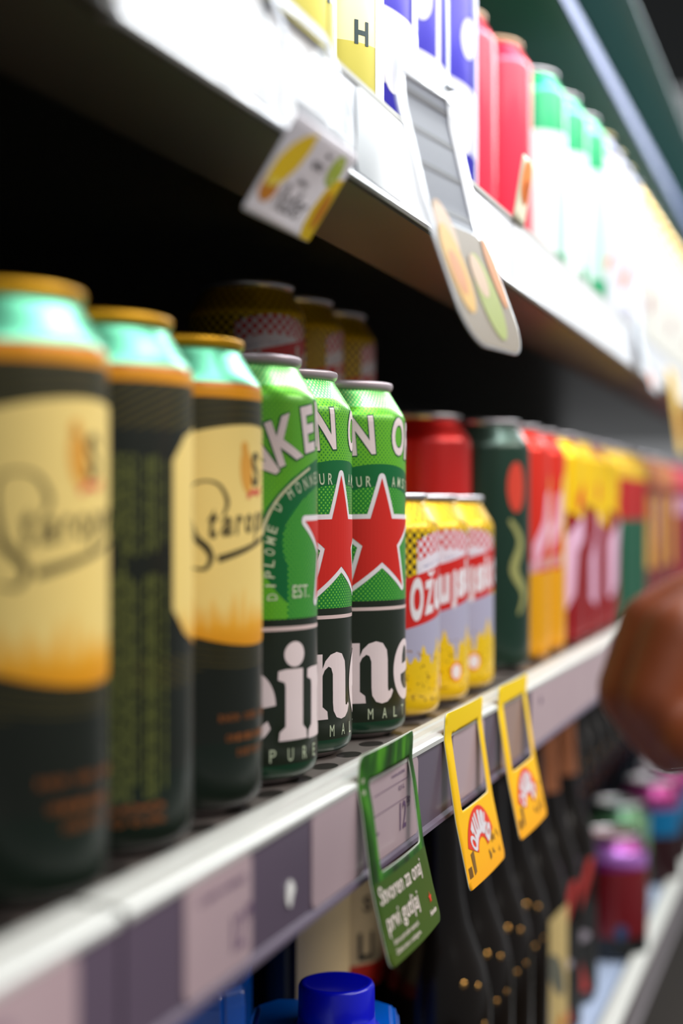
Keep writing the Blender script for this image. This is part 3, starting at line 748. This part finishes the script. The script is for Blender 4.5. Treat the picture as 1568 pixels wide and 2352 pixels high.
shape(bt, dc, [ellipse_pts(16, 70, 9, 12)], .25); shape(bt, dl, [ellipse_pts(13, 86, 10, 18)], .35, 'lemon'); shape(bt, da_, [ellipse_pts(12, 88, 6, 9)], .45, 'lemon'); shape(bt, da_, [ellipse_pts(55, 82, 5, 15)], .4, 'lemon')
shape(bt, dg_, [ellipse_pts(38, 94, 11, 18)], .35, 'lime'); shape(bt, dc, [ellipse_pts(35, 86, 7, 9)], .45, 'lime')
bm = bmesh.new(); box(bm, .050, .058, .0005, .0185, -.006, -.0052); o = mobj('clip_arm', bm, frame_m, bt.root)
# far tags on the same channel
def small_tag(z, h, label, w, hgt, base, blobs, prof=None, group=None):
    q = Tag('shelf_tag', label, z, h, prof or [(0, 0), (hgt+2, 6)], group=group)
    bm = bmesh.new(); poly_mesh(bm, rrect(0, 0, w, hgt, 3)); q.fin(bm, 0, base, 'card', .0006)
    for m, pts in blobs: shape(q, m, [pts], .3, 'printing')
    return q
small_tag(.862, .198, 'orange oval on a small cream card standing on the upper channel', 30, 36, mat('pale_cream_card', (232, 226, 196), .5), [(mat('vivid_orange_print', (246, 130, 8), .5), ellipse_pts(17, 12, 12, 11.6)), (mat('deep_orange_print', (226, 110, 8), .5), ellipse_pts(20, 18, 8, 7))], [(0, 6), (38, 0)])
small_tag(1.36, .196, 'milky plastic tag far along the upper channel, near its first joint', 62, 92, frame_m, [(mat('peach_print', (240, 170, 150), .5), ellipse_pts(20, 80, 14, 8))], [(0, 0), (40, 2), (95, 16)], 'milky tags far along the upper channel')
small_tag(1.62, .150, 'yellow printed tag hanging at the far right end of the upper channel', 78, 90, mat('pale_yellow_card', (226, 190, 96), .5), [(mat('amber_print', (206, 130, 10), .5), ellipse_pts(40, 60, 20, 20))], [(0, 0), (92, 12)])
# brown card cut by the top-left corner
bc = Tag('shelf_tag', 'dark brown paper tag on the upper channel at the top left corner', .372, .166, [(0, 1.4), (42, 1.8)])
bm = bmesh.new(); poly_mesh(bm, rrect(-42, 1, 17, 38, 1)); bc.fin(bm, 0, mat('brown_kraft_card', (86, 62, 34), .6), 'card', .0005)

# ------------------------------------------------------------------ lower shelf
LF = -.425
shelf('lower shelf with bottles, cartons and pale floor', LF, strip_mat('slate_price_channel', (120, 114, 118), (134, 128, 132)), [], plate=mat('pale_blue_steel', (176, 190, 216), .35, .1))
# cartons with screw caps
def carton(label, z, d, turn=0, group=None):
    c = thing('drink_carton', label, 'carton', W(z, d, LF), turn, group)
    bm = bmesh.new(); w = .037; ch = .010; H1, H2 = .174, .184
    H1 -= .003; H2 -= .003
    ring = [(w, -w+ch), (w, w-ch), (w-ch, w), (-w+ch, w), (-w, w-ch), (-w, -w+ch), (-w+ch, -w), (w-ch, -w)]
    lv = []
    for zz, k in ((0, 1), (H1, 1), (H1+.006, .975), (H2, .90)): lv.append([bm.verts.new((x*k, y*k, zz)) for x, y in ring])
    for a, b in zip(lv, lv[1:]):
        for i in range(8): bm.faces.new((a[i], a[(i+1) % 8], b[(i+1) % 8], b[i]))
    bm.faces.new(lv[0][::-1]); bm.faces.new(lv[-1])
    bmesh.ops.bevel(bm, geom=[e for e in bm.edges if e.verts[0].co.z > .1 or e.verts[1].co.z > .1], offset=.002, segments=3, affect='EDGES')
    mobj('box', bm, mat('glossy_blue_carton', (0, 104, 222), .22, 0, .5, .5), c, smooth=False)
    bm = bmesh.new()
    pts = []
    prof = [(20.5, 0), (20.5, 1.2), (18.6, 1.6), (18.4, 5.2), (17.9, 5.6), (18.3, 6.2), (18.1, 20), (17.4, 21.4), (16, 21.9), (14.6, 21.4), (13.8, 21.2), (.1, 21.3)]
    bm = lathe(prof, 96, 18, cap=False)
    for v in bm.verts:
        if .0065 < v.co.z < .0195 or False:
            pass
    bm.verts.ensure_lookup_table()
    for v in bm.verts:
        r = math.hypot(v.co.x, v.co.y); k = round((math.atan2(v.co.y, v.co.x)+PI)/(2*PI)*96)
        if .006 < v.co.z < .0202 and k % 2 and r > .017: v.co.x *= .975; v.co.y *= .975
    o = mobj('screw_cap', bm, mat('royal_blue_plastic', (0, 14, 225), .3, 0, .5, .3), c); o.location = (-.008, -.006, H2-.001)
    return c
carton('blue drink carton with round royal blue screw cap at the bottom edge', .749, .2495, .3)
carton('blue drink carton in the shadow behind the capped blue carton', .836, .356, .3)

M_glass = None
t = NT('brown_bottle_glass', .16, 0, .3, 0, .2); M_glass = t.done(t.mix(t.noise(30, 30, 30, 1, 'OBJ'), srgb(15, 10, 6), srgb(20, 13, 8)))
t = NT('green_bottle_glass', .06, 0, .6, .2, .3); M_ggl = t.done(t.mix(t.noise(30, 30, 30, 1, 'OBJ'), srgb(10, 40, 22), srgb(14, 50, 26)))
BP = [(26, 0), (31, 1.5), (33, 5), (33, 120), (32.7, 128), (31.4, 137), (28.6, 148), (24, 160), (19, 174), (16, 190), (14.4, 210), (13.2, 236), (13.4, 245), (14.8, 246), (14.8, 250), (13.2, 251), (13.2, 255)]
def bottle(glass, lab=None, bands=(), neck=None, cap=(150, 110, 60), name='beer_bottle'):
    r = thing(name, 'bottle', 'bottle')
    mobj('glass_body', lathe(BP, 56), glass, r)
    bm = lathe([(14.6, 251), (16, 252), (15.6, 256), (14, 258.4), (.1, 258.8)], 42, cap=False)
    for v in bm.verts:
        k = round((math.atan2(v.co.y, v.co.x)+PI)/(2*PI)*42)
        if abs(v.co.z-.252) < .0005 and k % 2: v.co.x *= .94; v.co.y *= .94
    mobj('crown_cap', bm, mat('cap_%d_%d_%d' % cap, cap, .3, .7), r)
    if lab:
        def f(bm): poly_mesh(bm, lab[1])
        decal('body_label', f, lab[0], r, BP, 33, .15)
    for m, pts in bands: decal('print', lambda bm, pts=pts: [poly_mesh(bm, p) for p in pts], m, r, BP, 33, .25)
    if neck: decal('neck_foil', lambda bm: poly_mesh(bm, [(x*1., y) for x, y in ((-100, 196), (100, 196), (100, 246), (-100, 246))]), neck, r, BP, 33, .3, neck=100)
    return r
def put_b(o, first, z, d, label, group=None, turn=0, h=LF):
    o = o if first else copy_tree(o)
    p = W(z, d, h); o.location = p; o.rotation_euler = (0, 0, math.atan2(-p.y, -p.x)+turn)
    o['label'] = label; o['category'] = 'bottle'
    if group: o['group'] = group
    return o
beige = mat('beige_paper', (206, 182, 138), .55)
inkb = mat('black_print', (28, 28, 30), .5)
def letters(items):
    def f(bm):
        for s, cx, cy, w, h in items: text(bm, s, cx, cy, w, h, bold=.03)
    return f
BP0 = BP
BP = [(26, 0), (31, 1.5), (33, 5), (33, 210), (32.4, 218), (29, 228), (22, 240), (16, 250), (14, 262), (13.4, 282), (14.8, 284), (14.8, 288), (13.2, 292)]
def tall_bottle(base, stripe):
    lb = bottle(M_glass, (base, [(-45, 133), (70, 133), (70, 213), (-45, 213)]), [(stripe, [[(-45, 133), (70, 133), (70, 147), (-45, 147)]])])
    for c in lb.children:
        if c.name.startswith('crown_cap'): c.location.z = .037
    return lb
lb = tall_bottle(beige, mat('brick_red_print', (190, 40, 24), .5))
decal('lettering', letters([('LI', 23, 158, 13, 17), ('S', 24, 184, 7, 10), ('O', 24, 203, 6, 5), ('S', 0, 152, 6, 10)]), inkb, lb, BP, 33, .3)
BG = 'beige labelled bottles behind the blue carton'
put_b(lb, True, .984, .323, 'brown bottle with beige label reading LI and red bottom stripe, behind the blue cap', BG)
put_b(lb, False, .915, .323, 'beige labelled bottle left of the LI bottle, behind the blue cap', BG, 1.42)
put_b(tall_bottle(mat('dull_brick_paper', (84, 34, 28), .6), mat('brick_red_print', (190, 40, 24), .5)), True, 1.06, .325, 'tall bottle with dull red label seen right of the green hanging tag')
BP = BP0
dark = bottle(M_glass)
def stud(u, v, r):  # small metal beads added to stand in for glints on the brown glass
    bm = bmesh.new(); bmesh.ops.create_uvsphere(bm, u_segments=16, v_segments=10, radius=r)
    for w_ in bm.verts: w_.co.x *= .5
    rr = prof_r(BP, v)/1000; a = u/33.
    bmesh.ops.rotate(bm, verts=bm.verts, matrix=Matrix.Rotation(a, 3, 'Z')); bmesh.ops.translate(bm, verts=bm.verts, vec=(rr*math.cos(a), rr*math.sin(a), v/1000))
    mobj('glint_bead', bm, mat('glint_gold', (236, 178, 96), .22, .95), dark, True)
for u, v, r in ((18, 142, .0021), (30, 139, .0018), (24, 112, .0015), (34, 116, .0013)): stud(u, v, r)
DG = 'dark unlabelled brown bottles on the lower shelf'
zs = [(.96, .25), (1.023, .25), (1.086, .25), (1.149, .25)]
for k, (z, d) in enumerate(zs):
    put_b(dark, k == 0, z, d, ['unlabelled dark bottle right of the blue carton, nearest of four in the front row', 'second unlabelled dark bottle from the blue carton in the front row', 'third unlabelled dark bottle from the blue carton in the front row', 'unlabelled dark bottle touching the sand-labelled bottle'][k], DG)
dd = [(1.13, .326), (1.20, .318), (1.27, .318), (1.34, .318), (1.41, .318), (1.48, .318), (1.56, .318), (1.64, .318)]+[(1.71+.07*k, .318) for k in range(10)]
for k, (z, d) in enumerate(dd):
    put_b(dark, False, z, d, ORD[k]+' dark brown bottle of the shaded second row, counted from the beige labelled bottles', 'dark second row bottles on the lower shelf')
bb = bottle(M_glass, (mat('sand_paper', (190, 166, 110), .55), [(-50, 10), (60, 10), (60, 118), (46, 124), (30, 121), (10, 108), (-6, 100), (-50, 98)]), [(mat('grey_green_print', (96, 96, 84), .5), [ellipse_pts(28, 72, 8, 18, .4), ellipse_pts(12, 40, 4, 14, -.3)]), (mat('ochre_print', (186, 134, 70), .5), [ellipse_pts(34, 30, 8, 12)])], cap=(170, 130, 70))
put_b(bb, True, 1.212, .248, 'brown bottle with a large sand-coloured label, near the bottom edge right of centre')
rb = bottle(M_glass, (mat('black_label', (30, 30, 30), .5), [(-50, 8), (60, 8), (60, 128), (-50, 128)]), [(mat('dull_red_print', (168, 48, 44), .5), [[(4, 70), (14, 70), (38, 126), (28, 126)], [(4, 52), (14, 52), (30, 12), (20, 12)]]), (mat('silver_print', (150, 140, 150), .5), [ellipse_pts(18, 60, 12, 5)])], neck=mat('copper_foil', (170, 104, 66), .45, .3))
RG2 = 'black and red labelled bottles with copper neck foil'
put_b(rb, True, 1.285, .250, 'bottle with black label, red diagonal and copper neck foil, beside the sand-labelled bottle', RG2)
put_b(rb, False, 1.37, .250, 'black labelled bottle with copper neck foil seen under the pale lilac strip', RG2)
mg = print_can('magenta_red_print', 115, (120, 22, 30), [(84, 116, (124, 30, 110), 0), (90, 104, (170, 110, 190), -.15), (0, 20, (20, 22, 24), 0)], [('ell', (20, 70, 110), (8, 26, 6, 7))])
put_can(mg, True, 1.50, .222, LF, 0, 'short can with magenta top and dark red body on the lower shelf', None)
mb = print_can('teal_plum_print', 115, (46, 16, 20), [(54, 84, (0, 110, 160), 0), (84, 116, (136, 34, 100), 0)], [])
gn = print_can('dull_green_print', 115, (50, 90, 60), [(60, 100, (110, 150, 110), 0)], [])
put_can(gn, True, 1.66, .240, LF, 0, 'short dull green can between the magenta can and the blue and plum one', None)
put_can(mb, True, 1.80, .222, LF, 0, 'short can with plum top and bright blue band on the lower shelf, far right', 'plum and blue cans at the far end of the lower shelf')
for k in range(6): put_can(mb, False, 1.90+.068*k, .222, LF, 0, ORD[k+1]+' plum and blue short can toward the far end of the lower shelf', 'plum and blue cans at the far end of the lower shelf')

# ------------------------------------------------------------------ case body and shop
def struct(name, dims, m):
    o = boxobj(name, dims, m); o['kind'] = 'structure'; return o
dk = mat('dark_grey_panel', (56, 58, 53), .9)
struct('wall_back', (X0, X1, .622, .64, 0, CZ+.55), dk)
struct('wall_left', (X0-.03, X0-.002, .19, .64, 0, CZ+.55), dk)
struct('floor', (-2, 6, -2.6, .64, -.02, 0), mat('shop_floor_tile', (70, 62, 54), .5))
struct('ceiling', (-2, 6, -2.6, .64, CZ+1.6, CZ+1.64), mat('dark_ceiling', (34, 38, 38), .8))
teal = mat('teal_grey_steel', (88, 106, 110), .5, .3)
tp = thing('shelf', 'top shelf edge with thin blue-grey lip above the upper cans', 'shelf', (0, 0, CZ+.402))
boxobj('shelf_plate', (X0, X1, .213, .62, .012, .016), mat('bottle_reflection_teal', (90, 156, 142), .3, .3), tp)  # teal puts the bottles' reflections into the underside colour
boxobj('front_rail', (X0, X1, .210, .213, 0, .017), mat('blue_grey_lip', (66, 84, 140), .5), tp, .0008)
hd = thing('canopy', 'slate canopy panel over the top shelf at upper right', 'canopy', (0, 0, CZ+.50))
boxobj('panel', (X0, X1, .195, .262, 0, .003), teal, hd)
boxobj('upright', (X0, X1, .262, .62, -.08, .02), teal, hd)

# ------------------------------------------------------------------ the hand
F_ = Vector((CT, ST, 0)); R_ = Vector((ST, -CT, 0)); U_ = Vector((0, 0, 1)); E_ = Vector((0, 0, CZ))
def CP(x, y, z): return E_+F_*z+R_*x+U_*y
def hand():
    chains = [
        [((.120, -.034, .487), .019), ((.146, -.014, .492), .020), ((.176, .006, .500), .024), ((.230, .036, .53), .031), ((.34, .09, .58), .040)],
        [((.128, -.030, .478), .015), ((.110, -.034, .466), .013), ((.099, -.037, .457), .0115), ((.0905, -.054, .452), .0098), ((.101, -.068, .455), .0088), ((.114, -.064, .460), .0080)],
        [((.128, -.030, .484), .015), ((.108, -.032, .480), .014), ((.096, -.036, .477), .0120), ((.0880, -.055, .473), .0102), ((.100, -.0715, .475), .0090), ((.114, -.067, .478), .0082)],
        [((.130, -.031, .492), .015), ((.110, -.033, .494), .013), ((.099, -.038, .496), .0115), ((.0905, -.056, .494), .0098), ((.103, -.071, .494), .0088), ((.116, -.066, .494), .0080)],
        [((.132, -.034, .500), .014), ((.114, -.036, .508), .012), ((.104, -.041, .512), .0105), ((.0965, -.056, .512), .0088), ((.107, -.068, .510), .0080), ((.118, -.064, .508), .0072)],
        [((.146, -.024, .482), .015), ((.132, -.044, .462), .0140), ((.120, -.054, .448), .0105), ((.108, -.062, .443), .0092), ((.099, -.066, .444), .0080)]]
    bm = bmesh.new()
    def sphere(c, r):
        m = Matrix.Translation(c); bmesh.ops.create_icosphere(bm, subdivisions=3, radius=r, matrix=m)
    for ch in chains:
        for (p, r), (q, r2) in zip(ch, ch[1:]):
            P, Q = CP(*p), CP(*q); n = max(2, int((P-Q).length/.004))
            for k in range(n+1): sphere(P.lerp(Q, k/n), r+(r2-r)*k/n)
    o = mobj('hand', bm, None if False else skin, None, True)
    md = o.modifiers.new('skin_surface', 'REMESH'); md.mode = 'VOXEL'; md.voxel_size = .0016; md.use_smooth_shade = True
    sm = o.modifiers.new('soften', 'SMOOTH'); sm.factor = .6; sm.iterations = 12
    return o
t = NT('skin', .5, 0, .4); t.b.inputs['Subsurface Weight'].default_value = .12; t.b.inputs['Subsurface Radius'].default_value = (.01, .004, .002); t.b.inputs['Subsurface Scale'].default_value = .4
skin = t.done(t.mix(t.noise(60, 60, 60, 3, 'OBJ'), srgb(128, 60, 26), srgb(150, 76, 40)))
h_ = hand(); setp(h_, 'blurred bare hand with curled fingers reaching in front of the shelf at right edge', 'hand')
